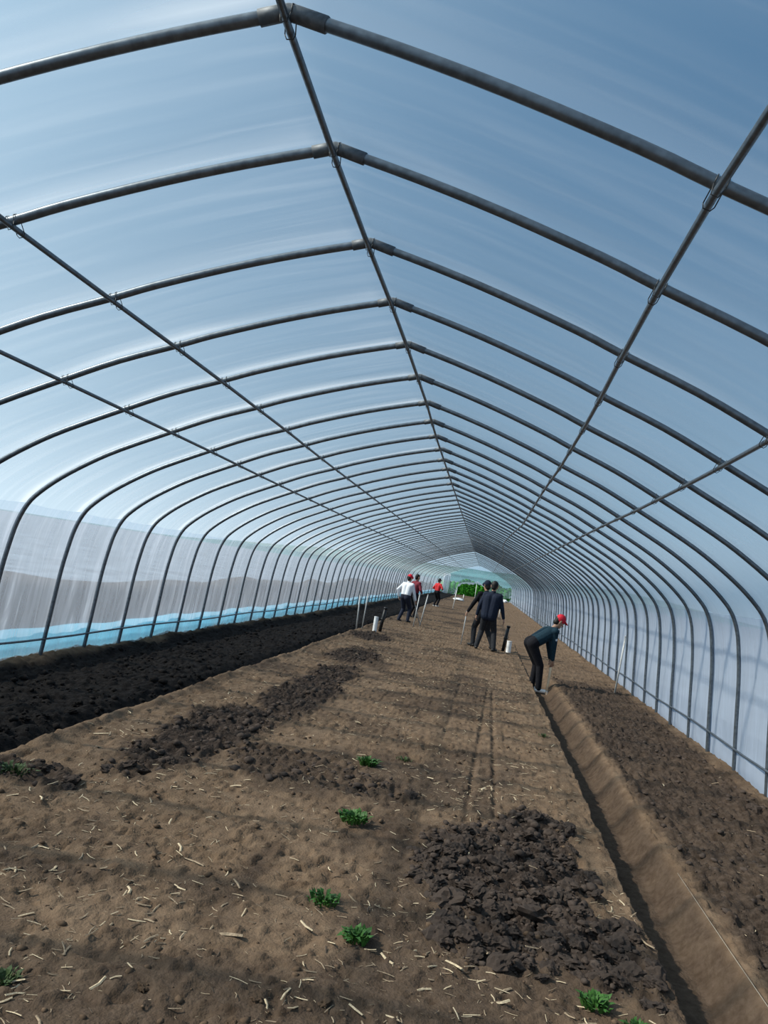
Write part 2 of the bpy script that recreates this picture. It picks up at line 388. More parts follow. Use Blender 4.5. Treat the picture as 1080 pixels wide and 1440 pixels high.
def height(x, y):
    t = tilled_mask(x, y); wt = wet_shade_mask(x, y)
    z = (fbm(x*.6, y*.6, 3, 41)-.5)*.05+(fbm(x*4, y*4, 4, 42)-.5)*.022+(fbm(x*17, y*17, 3, 43)-.5)*.016-.02*sstep(.58, .75, fbm(x*9, y*9, 3, 55))+.018*sstep(.6, .8, fbm(x*22, y*22, 2, 56))
    rough = np.abs(fbm(x*7, y*7, 4, 44)-.5)*2; lump = fbm(x*14, y*14, 3, 45)
    z = z+t*(.04*rough+.085*(lump-.42)+.05*(fbm(x*30, y*30, 2, 57)-.5))+wt*(.05*rough+.06*(lump-.45)-.03)
    # trench on the right
    k = trench_k(y); e = (fbm(x*0+1, y*3, 3, 46)-.5)*.05; ex = x-e
    tr = sstep(TX0-.01, TX0+.02, ex)*sstep(TX1+.02, TX1-.16, ex)
    flat = (fbm(x*6, y*6, 3, 47)-.5)*.012
    z = z*(1-tr*.8)+tr*(-.20*k+flat)
    z = z+.03*np.exp(-((x-TX0+.06)/.05)**2)*k*fbm(x*8, y*5, 2, 48)+.007*np.exp(-((x-TX1-.1)/.06)**2)*k*fbm(x*8, y*5, 2, 49)
    # smooth furrow along the left bed and the low ridge at the left wall
    fl = np.exp(-((x+3.18)/.11)**2); z = z*(1-.75*fl)-.10*fl
    z = z+.045*np.exp(-((x+2.98)/.07)**2)*(.3+fbm(x*6, y*3, 2, 50))
    z = z+.10*np.exp(-((x+4.72)/.22)**2)*(.5+fbm(x*2, y*1.5, 3, 51))
    z = z+.05*np.exp(-((x-2.93)/.12)**2)*(.3+fbm(x*3, y*2, 3, 52))
    # wheel ruts in the middle bed
    for x0, x1, ya, yb, dp in ((.08, .30, 5.3, 14, .022), (.30, .34, 5.6, 13, .022), (-1.02, -.93, 3.0, 5.0, .022), (-.2, -.15, 8, 16, .014)):
        xl = x0+(x1-x0)*(y-ya)/(yb-ya); z = z-dp*np.exp(-((x-xl)/.022)**2)*sstep(ya, ya+.5, y)*sstep(yb, yb-1, y)*np.clip(3*fbm(x*0, y*1.1, 3, 53)-1, 0, 1)
    z = z-.5*sstep(3.2, 3.9, x)-.5*sstep(-5.0, -5.8, x)
    return z
xs = np.concatenate([np.linspace(-5.9, -4.8, 18)[:-1], np.linspace(-4.8, -2.9, 120)[:-1], np.linspace(-2.9, 1.0, 300)[:-1], np.linspace(1.0, 1.55, 66)[:-1], np.linspace(1.55, 3.05, 110)[:-1], np.linspace(3.05, 4.0, 18)])
yy = list(np.arange(-3, 2.3, .08)); y = 2.3
while y < 90: yy.append(y); y += .0056*y
yy = np.array(yy)
GX, GY = np.meshgrid(xs, yy); GZ = height(GX, GY)
I = np.arange(GX.size).reshape(GX.shape)
me = bpy.data.meshes.new('floor')
Q = np.stack([I[:-1, :-1], I[:-1, 1:], I[1:, 1:], I[1:, :-1]], -1).reshape(-1, 4)
me.vertices.add(GX.size); me.vertices.foreach_set('co', np.stack([GX, GY, GZ], -1).ravel().astype(np.float32))
me.loops.add(Q.size); me.loops.foreach_set('vertex_index', Q.ravel().astype(np.int32))
me.polygons.add(len(Q)); me.polygons.foreach_set('loop_start', np.arange(0, Q.size, 4, dtype=np.int32))
me.update(calc_edges=True); me.validate()
me.polygons.foreach_set('use_smooth', [True]*len(Q))
damp_shade = sstep(.50, .68, fbm(GX*1.1+4, GY*.8, 4, 61))*.6*sstep(TX0, TX0-.1, GX)
damp_shade = np.maximum(damp_shade, .75*np.exp(-((GX+1.9)/.5)**2-((GY-3.63)/.13)**2))  # soft hoop shadow painted across the bed as a dark band
damp_shade = np.maximum(damp_shade, .7*np.exp(-((GX+.95)/.08)**2-((GY-4)/.7)**2)); damp_shade = np.maximum(damp_shade, .6*np.exp(-((GX+1.1)/.25)**2-((GY-3.75)/.18)**2))  # soft tube shadows painted on the soil as dark smears
for x0, x1, ya, yb in ((.08, .30, 5.3, 14), (.30, .34, 5.6, 13)):  # darker line along each rut
    xl = x0+(x1-x0)*(GY-ya)/(yb-ya); damp_shade = np.maximum(damp_shade, .5*np.exp(-((GX-xl)/.03)**2)*sstep(ya, ya+.5, GY)*sstep(yb, yb-2, GY)*fbm(GX*3, GY*1.3, 2, 63))
TM = np.maximum(tilled_mask(GX, GY), damp_shade)  # damp blotches and painted tube shadows join the tilled tone
intr = sstep(TX0-.01, TX0+.03, GX)*sstep(TX1+.03, TX1-.05, GX)*trench_k(GY); TM = np.maximum(TM, .66*intr)
for nm, v in (('tilled', TM), ('moist_shade', wet_shade_mask(GX, GY))):
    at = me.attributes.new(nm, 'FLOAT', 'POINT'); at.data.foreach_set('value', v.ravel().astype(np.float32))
floor = tag(link('floor', me, None, M['soil']), kind='structure')
def zat(x, y): return float(height(np.array([x], float), np.array([y], float))[0])

# ------------------------------------------------------------------ outside: land, bank, neighbouring tunnel, hills, hedge
b = MB(); b.add([(-900, -200, -.32), (900, -200, -.32), (900, 1500, -.32), (-900, 1500, -.32)], [(0, 1, 2, 3)])
tag(b.build('land', M['out']), kind='structure')
V = []; Fs = []; ys = np.arange(-4, 100, .5)
for j, y in enumerate(ys):
    h = .30+.42*float(fbm(np.array([y*.22]), np.array([2.]), 3, 71)[0])
    for k, (x, z) in enumerate([(-5.9, -.35), (-6.25, .2), (-6.55, .75), (-6.8, 1.), (-7.1, .8), (-7.6, .1), (-7.9, -.35)]):
        V.append((x+.1*math.sin(y*1.3+k), y, z*h*1.5-.05 if z > 0 else z))
for j in range(len(ys)-1):
    for k in range(6): Fs.append((j*7+k, (j+1)*7+k, (j+1)*7+k+1, j*7+k+1))
tag(mesh('earth_bank', V, Fs, M['bank']), kind='structure')
for nm, dist, hh, a0, a1, sd in (('hills', 1500, 42, -75, 60, 3), ('hills', 900, 16, -75, 60, 9)):
    V = []; Fs = []; A = np.linspace(a0, a1, 160)
    for j, a in enumerate(A):
        z = hh*(.35+.9*float(fbm(np.array([a*.09]), np.array([sd*1.]), 4, sd)[0]))*float(sstep(-24, -9, a))*float(sstep(20, 9, a))+.2
        for r_, q in ((dist, -2), (dist*1.06, z*.6), (dist*1.13, z), (dist*1.3, -2)):
            V.append((math.sin(math.radians(a))*r_, math.cos(math.radians(a))*r_, q))
    for j in range(159):
        for k in range(3): Fs.append((j*4+k, (j+1)*4+k, (j+1)*4+k+1, j*4+k+1))
    tag(mesh(nm, V, Fs, M['hill']), kind='structure')
# hedge beyond the doorway: a leafy mass
V = []; Fs = []
for _ in range(4200):
    a = random.random()*math.pi; x = random.uniform(-5.5, 3.2); r = (1-abs((x+.8)/5)**4)*.5+.5
    c = Vector((x, 97+math.cos(a)*.9*r, -.3+(2.0+.25*math.sin(x*2.1)+.06*x)*math.sin(a)*r*random.uniform(.85, 1.05)))
    u = Vector((random.gauss(0, 1), random.gauss(0, 1), random.gauss(0, 1))).normalized()*random.uniform(.07, .15); w = u.orthogonal()*random.uniform(.4, .7)
    k = len(V); V += [c-u, c+w, c+u, c-w]; Fs.append((k, k+1, k+2, k+3))
hd = empty('hedge', (0, 0, 0)); tag(hd, 'bright green leafy hedge outside the far doorway', 'hedge')
b = MB(); b.add(V, Fs); tag(b.build('foliage', M['hedge'], hd, False), kind='stuff')
b = MB()
for i in range(14): b.ball((-5+i*.57, 97, .3), .95, (.6, .9, 1.2), 8, 6)
b.build('branches', M['hedge'], hd)

# far end wall with its doorway
def arc_poly(): return [(float(x), float(z)) for x, z in ARC[::4]]
P = [p for p in arc_poly() if p[1] > -.05]
DOOR = [(1.15, -.05), (1.12, .9), (.85, 1.35), (.4, 1.5), (0, 1.72), (-.35, 1.52), (-.9, 1.48), (-1.6, 1.38), (-2.1, 1.05), (-2.3, .5), (-2.38, -.05)]
bm = bmesh.new()
poly = [bm.verts.new((XC+x, YEND, z)) for x, z in P]+[bm.verts.new((XC+x, YEND, z)) for x, z in DOOR]
bm.faces.new(poly); bmesh.ops.triangulate(bm, faces=bm.faces[:])
uvl = bm.loops.layers.uv.new('UVMap')
for f in bm.faces:
    for lp in f.loops: lp[uvl].uv = (lp.vert.co.x, lp.vert.co.z)
me = bpy.data.meshes.new('wall_back'); bm.to_mesh(me); bm.free()
tag(link('wall_back', me, None, M['film_back']), kind='structure')
V = []; Fs = []; UV = []; DP = [Vector((x, z, 0)) for x, z in DOOR]; q = 0
for i in range(len(DP)-1):
    for t in range(6):
        p = DP[i].lerp(DP[i+1], t/6); low = p.y < 1.0; q += 1
        ins = Vector((-1 if p.x > -.4 else 1, 0, 0)) if low else Vector((0, -1, 0))
        wd = (.10 if low else .20)+.10*math.sin(q*.9)*math.sin(q*.37)
        for k in range(5):
            c = p+Vector((0, .08, 0))*(not low)+ins*wd*k/4; V.append((XC+c.x, YEND-.16-.07*math.sin(q*1.9+k*.8), max(c.y, -.02))); UV.append((k*.2, q*.2))
for i in range(q-1):
    for k in range(4): Fs.append((i*5+k, i*5+k+1, i*5+k+6, i*5+k+5))
tag(mesh('ruffled_film_edge', V, Fs, M['film_curtain'], None, True, UV), 'ruffled white film edge hanging around the far doorway', 'film')
V = []; Fs = []; UV = []
for j in range(9):
    z = 2.1*j/8
    for k in range(12):
        V.append((XC-3.72+k*.06+(.1 if k > 8 else 0)*math.sin(z), YEND-1.2+.12*math.sin(k*2.2+z), z)); UV.append((k*.1, z))
for j in range(8):
    for k in range(11): Fs.append((j*12+k, j*12+k+1, (j+1)*12+k+1, (j+1)*12+k))
tag(mesh('film_curtain', V, Fs, M['film_curtain'], None, True, UV), 'bunched white film curtain hanging left of the far doorway', 'curtain')

# ------------------------------------------------------------------ clods: parts of the floor
def blob_mesh(seed, sub=3):
    bm = bmesh.new(); bmesh.ops.create_icosphere(bm, subdivisions=sub, radius=1)
    rr = random.Random(seed); off = Vector((rr.random()*50, rr.random()*50, rr.random()*50))
    from mathutils import noise as mn
    for v in bm.verts:
        d = v.co.copy(); v.co = d*(1+.55*mn.noise(d*1.3+off)+.42*mn.noise(d*3.1+off)+.2*mn.noise(d*7+off)); v.co.z *= .6
    me = bpy.data.meshes.new('clod'); bm.to_mesh(me); bm.free(); return me
cm = [blob_mesh(i) for i in range(8)]; cw = [blob_mesh(40+i) for i in range(5)]; lo = [blob_mesh(80+i, 1) for i in range(6)]
for q in cm: q.materials.append(M['clod'])
for q in cw: q.materials.append(M['wetshadeclod'])
cd_ = [blob_mesh(140+i) for i in range(4)]
for q in cd_: q.materials.append(M['dryclod'])
cand = []
def scatter(n, x0, x1, y0, y1, thr, rlo, rhi, kind):
    c = 0; X = RNG.uniform(x0, x1, n*3); Yv = y0*(y1/y0)**RNG.uniform(0, 1, n*3)
    mk = tilled_mask(X, Yv) if kind == 'clod' else wet_shade_mask(X, Yv)
    zz = height(X, Yv)
    for x, y, k, z in zip(X, Yv, mk, zz):
        if k > thr and c < n:
            r = rlo+(rhi-rlo)*random.random()**5; cand.append((x, y, z, r, kind)); c += 1
scatter(2600, -.35, 1.0, 3.5, 6.6, .45, .006, .05, 'clod')
scatter(2000, 1.55, 2.9, 3.2, 17, .3, .005, .032, 'clod')
scatter(1800, -2.9, -.4, 4.6, 20, .45, .007, .045, 'clod')
scatter(2200, -4.6, -3.25, 4.6, 30, .5, .010, .055, 'wetshadeclod')
X = RNG.uniform(-2.9, 1.0, 2500); Yv = 2.6*(20/2.6)**RNG.uniform(0, 1, 2500); zz = height(X, Yv)
cand += [(x, y, z, .004+.02*random.random()**6, 'dryclod') for x, y, z in zip(X, Yv, zz)]
for x, y, r in ((.70, 4.72, .05), (.9, 4.95, .035), (.47, 4.2, .085), (.05, 4.15, .075), (.3, 4.75, .06), (.75, 4.2, .06), (1.62, 3.6, .05), (2.62, 7.6, .07)):
    cand.append((x, y, zat(x, y), r, 'clod'))
cand.sort(key=lambda c: -c[3]/c[1])
for i, (x, y, z, r, kd) in enumerate(cand[:290]):
    o = link('clod', random.choice({'clod': cm, 'wetshadeclod': cw, 'dryclod': cd_}[kd]), floor); o.location = (x, y, z+r*.05)
    o.rotation_euler = (random.uniform(-.5, .5), random.uniform(-.5, .5), random.uniform(0, 6.28)); o.scale = (r*random.uniform(.8, 1.3), r*random.uniform(.8, 1.2), r*random.uniform(.7, 1.1))
def merged(items, meshes, name, m, parent):
    Vs = []; Fs = []; base = 0; ms = []
    for q in meshes:
        v = np.zeros(len(q.vertices)*3); q.vertices.foreach_get('co', v); ms.append((v.reshape(-1, 3), np.array([p.vertices[:] for p in q.polygons])))
    for (x, y, z, r, kd) in items:
        v, f = random.choice(ms); a = random.random()*6.28; c, s = math.cos(a), math.sin(a)
        w = v*[r, r*random.uniform(.7, 1.2), r*random.uniform(.7, 1.1)]; w = w @ np.array([[c, s, 0], [-s, c, 0], [0, 0, 1]])+[x, y, z+r*.05]
        Vs.append(w); Fs.append(f+base); base += len(v)
    return tag(mesh(name, np.concatenate(Vs), np.concatenate(Fs).tolist(), m, parent), kind='stuff')
merged([c for c in cand[290:] if c[4] == 'clod'], lo, 'soil_crumbs', M['clod'], floor)
merged([c for c in cand[290:] if c[4] == 'dryclod'], lo, 'dry_soil_crumbs', M['dryclod'], floor)
merged([c for c in cand[290:] if c[4] == 'wetshadeclod'], lo, 'moist_shaded_crumbs', M['wetshadeclod'], floor)

# ------------------------------------------------------------------ straw: 300 stalks, the rest as litter
def straw_mesh(seed, m):
    rr = random.Random(seed); n = 3; L_ = 1; k = rr.uniform(-.35, .35); w = rr.uniform(.02, .075); V = []; Fs = []
    for i in range(n):
        t = i/(n-1)-.5; c = Vector((t, k*(.25-t*t), .03*rr.random())); ww = w*(1-.5*abs(t)*rr.random())
        V += [c+Vector((0, -ww, 0)), c+Vector((0, 0, ww*.55)), c+Vector((0, ww, 0)), c+Vector((0, 0, -ww*.3))]
    for i in range(n-1):
        for j in range(4): Fs.append((i*4+j, i*4+(j+1) % 4, i*4+4+(j+1) % 4, i*4+4+j))
    Fs += [(3, 2, 1, 0), tuple(n*4-4+j for j in range(4))]
    me = bpy.data.meshes.new('straw_stalk'); me.from_pydata(V, [], Fs); me.materials.append(m); return me
sm = [straw_mesh(i, M['straw']) for i in range(7)]+[straw_mesh(20+i, M['straw2']) for i in range(5)]
sd_ = [straw_mesh(60+i, M['darkstraw']) for i in range(3)]
ns = 15000
X = RNG.uniform(-2.95, 1.02, ns*2); Yv = 2.45*(26/2.45)**RNG.uniform(0, 1, ns*2)**.85
den = fbm(X*1.3, Yv*1.1, 3, 91); tm = tilled_mask(X, Yv)
ok = (den+RNG.uniform(-.25, .25, ns*2) > .50) & (RNG.uniform(0, 1, ns*2) > tm*.85)
X, Yv = X[ok][:ns], Yv[ok][:ns]
cl = [(-.62, 2.95, .22), (-.55, 3.75, .2), (-.35, 4.3, .14), (-1.0, 5.8, .25), (-.25, 3.9, .08), (-1.15, 3.2, .1), (-.42, 3.0, .18), (-2.3, 5.6, .2)]
for cx, cy, r in cl:
    X = np.append(X, RNG.normal(cx, r, 26)); Yv = np.append(Yv, RNG.normal(cy, r*.6, 26))
X2 = RNG.uniform(1.6, 2.9, 260); Y2 = 3*(14/3)**RNG.uniform(0, 1, 260); X = np.append(X, X2); Yv = np.append(Yv, Y2)
zz = height(X, Yv); SW_ = []
for x, y, z in zip(X, Yv, zz): SW_.append((x, y, z, .013+.065*random.random()**3, random.random()))
for x, y, ln, a in ((.10, 3.52, .13, -1.0), (.22, 3.68, .10, -1.1), (.42, 3.42, .09, -.9), (-1.25, 4.02, .15, -.5), (-.85, 3.35, .14, .02), (-2.79, 5.98, .16, .2), (-2.72, 6.02, .10, 1.9), (.46, 3.82, .11, .4), (.5, 3.84, .08, .9)): SW_.append((x, y, zat(x, y), ln, a/6.2832 % 1))
SW_.sort(key=lambda s: -s[3]/s[1])
GRP = 'straw stalks strewn over the soil'
for i, (x, y, z, ln, a) in enumerate(SW_[:300]):
    o = link('straw_stalk', (sm if i % 3 else sm[7:])[random.randrange(12 if i % 3 else 5)], None); o.location = (x, y, z+.004); w_ = ln*random.uniform(.6, 1.5); o.scale = (ln, w_, w_)
    o.rotation_euler = (random.uniform(-.25, .25), random.uniform(-.22, .22), a*6.2832)
    where = 'on the tilled strip between trench and right wall' if x > 1.5 else 'lying in the trench' if x > 1.05 else ('at the lower left of the bed' if x < -1.4 else 'in the lower middle, left of the weed tufts' if x < -.75 else 'around the two nearest middle weed tufts' if x < -.1 else 'below the dark clod patch') if y < 3.6 else 'on the middle bed left of the trench' if x > -1.2 else 'on the left half of the bed'
    tone = 'greyish' if o.data in sm[7:] else 'pale'
    tag(o, f'short {tone} stalk of dry straw {where}', 'straw', f'{tone} straw stalks {where}')
Vs = []; Fs = []; MI = []; base = 0
allm = [(k, q) for k, g in enumerate((sm[:7], sm[7:], sd_)) for q in g]
vcache = {}
for k, q in allm:
    v = np.zeros(len(q.vertices)*3); q.vertices.foreach_get('co', v); vcache[q.name] = (v.reshape(-1, 3), [p.vertices[:] for p in q.polygons])
for i, (x, y, z, ln, a) in enumerate(SW_[300:]):
    k = (0, 1, 2, 1, 0, 2, 1)[i % 7]; q = random.choice((sm[:7], sm[7:], sd_)[k]); v, f = vcache[q.name]; c, s_ = math.cos(a*6.283), math.sin(a*6.283); e = random.uniform(-.3, .3); ww = ln*random.uniform(.6, 1.5)
    w = v*[ln, ww, ww]; w = w @ np.array([[math.cos(e), 0, math.sin(e)], [0, 1, 0], [-math.sin(e), 0, math.cos(e)]]) @ np.array([[c, s_, 0], [-s_, c, 0], [0, 0, 1]])+[x, y, z+.003]
    Vs.append(w); Fs += [tuple(t+base for t in g) for g in f]; MI += [k]*len(f); base += len(v)
lit = mesh('straw_litter', np.concatenate(Vs), Fs, M['straw'], None, False)
lit.data.materials.append(M['straw2']); lit.data.materials.append(M['darkstraw']); lit.data.polygons.foreach_set('material_index', MI)
tag(lit, 'fine straw and stalk litter scattered thinly across the whole soil bed', 'straw', None, 'stuff')

# ------------------------------------------------------------------ weeds
def weed(x, y, r, h, label, m='leaf', n=60, seed=0):
    rr = random.Random(seed); b = MB()
    for i in range(n):
        a = rr.random()*6.283; d = rr.random()**.6*r; c = Vector((d*math.cos(a), d*math.sin(a), 0)); a2 = a+rr.uniform(-1, 1)
        L_ = h*rr.uniform(.6, 1.2); u = Vector((math.cos(a2), math.sin(a2), 0)); s = Vector((-u.y, u.x, 0)); w = L_*rr.uniform(.10, .2); lean = rr.uniform(.2, .9)
        p1 = c+u*L_*lean*.4+Vector((0, 0, L_*.55)); p2 = c+u*L_*lean+Vector((0, 0, L_*(.95-lean*.5)))
        b.add([c-s*w*.4, c+s*w*.4, p1+s*w, p1-s*w, p2], [(0, 1, 2, 3), (3, 2, 4)])
    root = empty('weed', (x, y, zat(x, y)-.005)); tag(root, label, 'weed')
    tag(b.build('leaves', M[m], root, False), kind='stuff')
    b = MB()
    for i in range(5): a = i*1.3; b.tube([(0, 0, -.01), (r*.3*math.cos(a), r*.3*math.sin(a), h*.3), (r*.7*math.cos(a), r*.7*math.sin(a), h*.5)], [.004, .003, .002], 5)
    b.build('stems', M[m], root)
weed(.68, 3.46, .055, .06, 'bright green weed tuft at the bottom edge left of the trench', 'leaf', 90, 1)
weed(.83, 3.36, .05, .05, 'green weed cut by the frame bottom right beside the trench edge', 'leaf', 70, 2)
weed(-.33, 3.57, .055, .06, 'green weed tuft nearest the camera on the straw strewn middle bed', 'leaf', 80, 3)
weed(-.54, 3.86, .07, .05, 'wide low green weed among straw, second from camera on middle bed', 'leaf', 80, 4)
weed(-.61, 5.1, .085, .07, 'round green weed tuft halfway up the middle bed', 'leaf', 110, 5)
weed(-.74, 6.6, .07, .08, 'dark green weed tuft farthest up the middle bed', 'leaf', 80, 6)
weed(-.48, 7.05, .07, .04, 'faint dull green weed patch behind the farthest tuft', 'leaf2', 40, 7)
weed(-1.46, 2.72, .05, .05, 'dull weed at the lower left edge of the soil', 'leaf2', 50, 8)
weed(-2.74, 4.78, .12, .06, 'dull dark weed clump at left edge below the dark furrow', 'leaf2', 70, 9)
weed(.9, 9.4, .07, .04, 'small yellowish weed on the trench lip near the digging worker', 'leaf2', 40, 10)

# ------------------------------------------------------------------ people
def remesh(b, vox, smooth_it=2):
    me = bpy.data.meshes.new('tmp'); me.from_pydata(b.V, [], b.F)
    o = bpy.data.objects.new('tmp', me); COL.objects.link(o)
    m = o.modifiers.new('r', 'REMESH'); m.mode = 'VOXEL'; m.voxel_size = vox; m.use_smooth_shade = True
    s = o.modifiers.new('s', 'SMOOTH'); s.iterations = smooth_it; s.factor = .5
    dg = bpy.context.evaluated_depsgraph_get(); r = bpy.data.meshes.new_from_object(o.evaluated_get(dg))
    bpy.data.objects.remove(o); bpy.data.meshes.remove(me); return r
def cap(b, p, q, ra, rb, n=12):
    p = Vector(p); q = Vector(q); d = (q-p); L_ = max(d.length, 1e-5); d /= L_
    pts = []; R = []
    for t in (-1, -.92, -.7, -.38, 0): pts.append(p+d*ra*t); R.append(ra*math.sqrt(max(1-t*t, .0004)))
    for t in (0, .38, .7, .92, 1): pts.append(q+d*rb*t); R.append(rb*math.sqrt(max(1-t*t, .0004)))
    b.tube(pts, R, n)
def ik(a, c, l1, l2, hint):
    a = Vector(a); c = Vector(c); d = c-a; L_ = min(d.length, (l1+l2)*.999); dn = d.normalized()
    x = (l1*l1-l2*l2+L_*L_)/(2*L_); h = math.sqrt(max(l1*l1-x*x, 0)); k = Vector(hint); k = (k-dn*k.dot(dn)).normalized()
    return a+dn*x+k*h, a+dn*L_
def person(label, base, yaw, H, pel, lean, feet, hands, look, top, trou, shoe, hat=None, hatmat=None, side=0, coat=0, elbow=None):
    """base: ground point; yaw: facing, 0 = +Y, clockwise positive; the rest in body axes (right, forward, up) in units of H/1.7"""
    root = empty('person', base); k = H/1.7
    f = Vector((math.sin(yaw), math.cos(yaw), 0)); r = Vector((math.cos(yaw), -math.sin(yaw), 0)); u = Vector((0, 0, 1))
    P = lambda x, y, z: (r*x+f*y+u*z)*k
    pv = P(*pel); sp = (f*math.sin(lean)+u*math.cos(lean)+r*side).normalized()
    wa = pv+sp*.16*k; ch = pv+sp*.36*k; nk = pv+sp*.50*k; hd_ax = (sp*.6+u*.5).normalized() if lean > .4 else sp
    hdv = nk+hd_ax*.17*k
    lf = (r*math.sin(look[0])+f*math.cos(look[0])); lf = (lf*math.cos(look[1])-u*math.sin(look[1])); lf = (lf-hd_ax*lf.dot(hd_ax)).normalized(); hr = lf.cross(hd_ax)
    SK, TP, TR = MB(), MB(), MB(); e = .016*k
    # torso
    fw = sp.cross(r).normalized(); fw = fw if fw.dot(f) > 0 or lean > 1 else -fw
    for s in (-1, 1):
        hp = pv+r*s*.075*k
        cap(SK, hp, wa+r*s*.06*k, .105*k, .095*k); cap(SK, wa+r*s*.06*k, ch+r*s*.08*k, .095*k, .105*k)
        cap(TR, hp-sp*.02*k, wa+r*s*.055*k-sp*.06*k, .122*k, .112*k)
        cap(TP, wa+r*s*.062*k-sp*(.08+coat)*k, ch+r*s*.085*k, (.118+coat*.2)*k, (.122+coat*.12)*k); cap(TP, ch+r*s*.085*k, nk+r*s*.12*k-sp*.06*k, .118*k, .075*k)
    sh = [nk+r*s*.175*k-sp*.055*k for s in (-1, 1)]
    cap(SK, sh[0], sh[1], .058*k, .058*k); cap(TP, sh[0], sh[1], .075*k, .075*k)
    cap(SK, nk-sp*.06*k, hdv-hd_ax*.05*k, .056*k, .05*k); cap(TP, nk-sp*.03*k, nk+sp*.025*k, .068*k, .062*k)
    # head and face
    cap(SK, hdv-hd_ax*.05*k+lf*.015*k, hdv+hd_ax*.03*k, .064*k, .088*k, 16); cap(SK, hdv-hd_ax*.085*k+lf*.045*k, hdv-hd_ax*.06*k+lf*.04*k, .032*k, .036*k)
    cap(SK, hdv+lf*.083*k-hd_ax*.0*k, hdv+lf*.103*k-hd_ax*.03*k, .009*k, .015*k)
    for s in (-1, 1): cap(SK, hdv+hr*s*.084*k-hd_ax*.03*k, hdv+hr*s*.09*k+hd_ax*.015*k, .013*k, .018*k)
    # legs
    SH = []
    for s, ft in zip((-1, 1), feet):
        hp = pv+r*s*.085*k-sp*.04*k; an = P(*ft[:3])+u*.085*k; fd = (f*math.cos(ft[3])+r*math.sin(ft[3])).normalized()
        kn, an = ik(hp, an, .43*k, .42*k, f)
        cap(SK, hp, kn, .082*k, .052*k); cap(SK, kn, an, .052*k, .036*k); cap(SK, an-u*.045*k, an-u*.05*k+fd*.13*k, .035*k, .03*k)
        cap(TR, hp, kn, .104*k, .073*k); cap(TR, kn, an-u*.01*k, .073*k, .058*k)
        b = MB(); cap(b, an-u*.047*k-fd*.03*k, an-u*.052*k+fd*.15*k, .042*k, .037*k); cap(b, an+u*.02*k, an-u*.045*k, .045*k, .045*k); SH.append(b)
    # arms and hands
    AX = []
    for i, (s, hn) in enumerate(zip((-1, 1), hands)):
        h = P(*hn[:3]); hint = -f*.8+r*s*.7-u*.1 if not elbow else r*s*elbow[0]+f*elbow[1]+u*elbow[2]
        el, wr = ik(sh[i], h, .29*k, .26*k, hint)
        cap(SK, sh[i], el, .046*k, .036*k); cap(SK, el, wr, .036*k, .026*k); cap(TP, sh[i], el, .066*k, .054*k); cap(TP, el, wr-(wr-el).normalized()*.015*k, .054*k, .040*k)
        d = (wr-el).normalized(); pr = r*s; ac = d.cross(pr).normalized(); pr = ac.cross(d).normalized()
        cap(SK, wr, wr+d*.075*k+ac*.018*k, .026*k, .017*k); cap(SK, wr, wr+d*.075*k-ac*.018*k, .024*k, .017*k)
        for j, (o_, ln) in enumerate(zip((.032, .011, -.011, -.031), (.075, .085, .08, .062))):
            a0 = wr+d*.082*k+ac*o_*k; a1 = a0+d*ln*.5*k-pr*.012*k; a2 = a1+d*ln*.3*k-pr*.03*k
            cap(SK, a0, a1, .0105*k, .0095*k, 8); cap(SK, a1, a2, .0095*k, .0085*k, 8)
        t0 = wr+d*.03*k+ac*.026*k; t1 = t0+ac*.035*k+d*.03*k-pr*.012*k; cap(SK, t0, t1, .013*k, .011*k, 8); cap(SK, t1, t1+d*.03*k-pr*.01*k, .011*k, .009*k, 8)
        AX.append((wr+d*.09*k-pr*.02*k)+Vector(base))
    link('body', remesh(SK, .0075*k, 1), root, M['skin'])
    link('top', remesh(TP, .012*k, 3), root, M[top]); link('trousers', remesh(TR, .012*k, 3), root, M[trou])
    for b in SH: link('shoe', remesh(b, .009*k, 2), root, M[shoe])
    for s in (-1, 1):
        b = MB(); b.ball(hdv+lf*.079*k+hr*s*.032*k+hd_ax*.012*k, .011*k); b.build('eye', M['eye'], root)
    b = MB(); cap(b, hdv+lf*.086*k-hd_ax*.062*k-hr*.02*k, hdv+lf*.086*k-hd_ax*.062*k+hr*.02*k, .007*k, .007*k, 6); b.build('mouth', M['lip'], root)
    hb = MB()
    cap(hb, hdv+hd_ax*.045*k-lf*.018*k, hdv+hd_ax*.05*k-lf*.01*k, .092*k, .09*k, 14); cap(hb, hdv-hd_ax*.03*k-lf*.04*k, hdv+hd_ax*.02*k-lf*.03*k, .068*k, .085*k, 12)
    link('hair', remesh(hb, .012*k, 2), root, M['hair'])
    if hat:
        cb = MB(); cap(cb, hdv+hd_ax*.055*k-lf*.008*k, hdv+hd_ax*.065*k-lf*.008*k, .101*k, .098*k, 16)
        if hat == 'brim':
            for t in (-.06, -.03, 0, .03, .06): cap(cb, hdv+hd_ax*.06*k+lf*.07*k+hr*t*k, hdv+hd_ax*.045*k+lf*(.165-abs(t)*.6)*k+hr*t*k, .014*k, .012*k, 8)
        else: cap(cb, hdv+hd_ax*.04*k-hr*.06*k+lf*.05*k, hdv+hd_ax*.04*k+hr*.06*k+lf*.05*k, .05*k, .05*k)
        c = link('cap', remesh(cb, .009*k, 2), root, M[hatmat])
    tag(root, label, 'person')
    return root, AX, dict(hd=hdv+Vector(base), sh=[v+Vector(base) for v in sh], lf=lf, ax=hd_ax, r=r, f=f, k=k)
R_ = math.radians
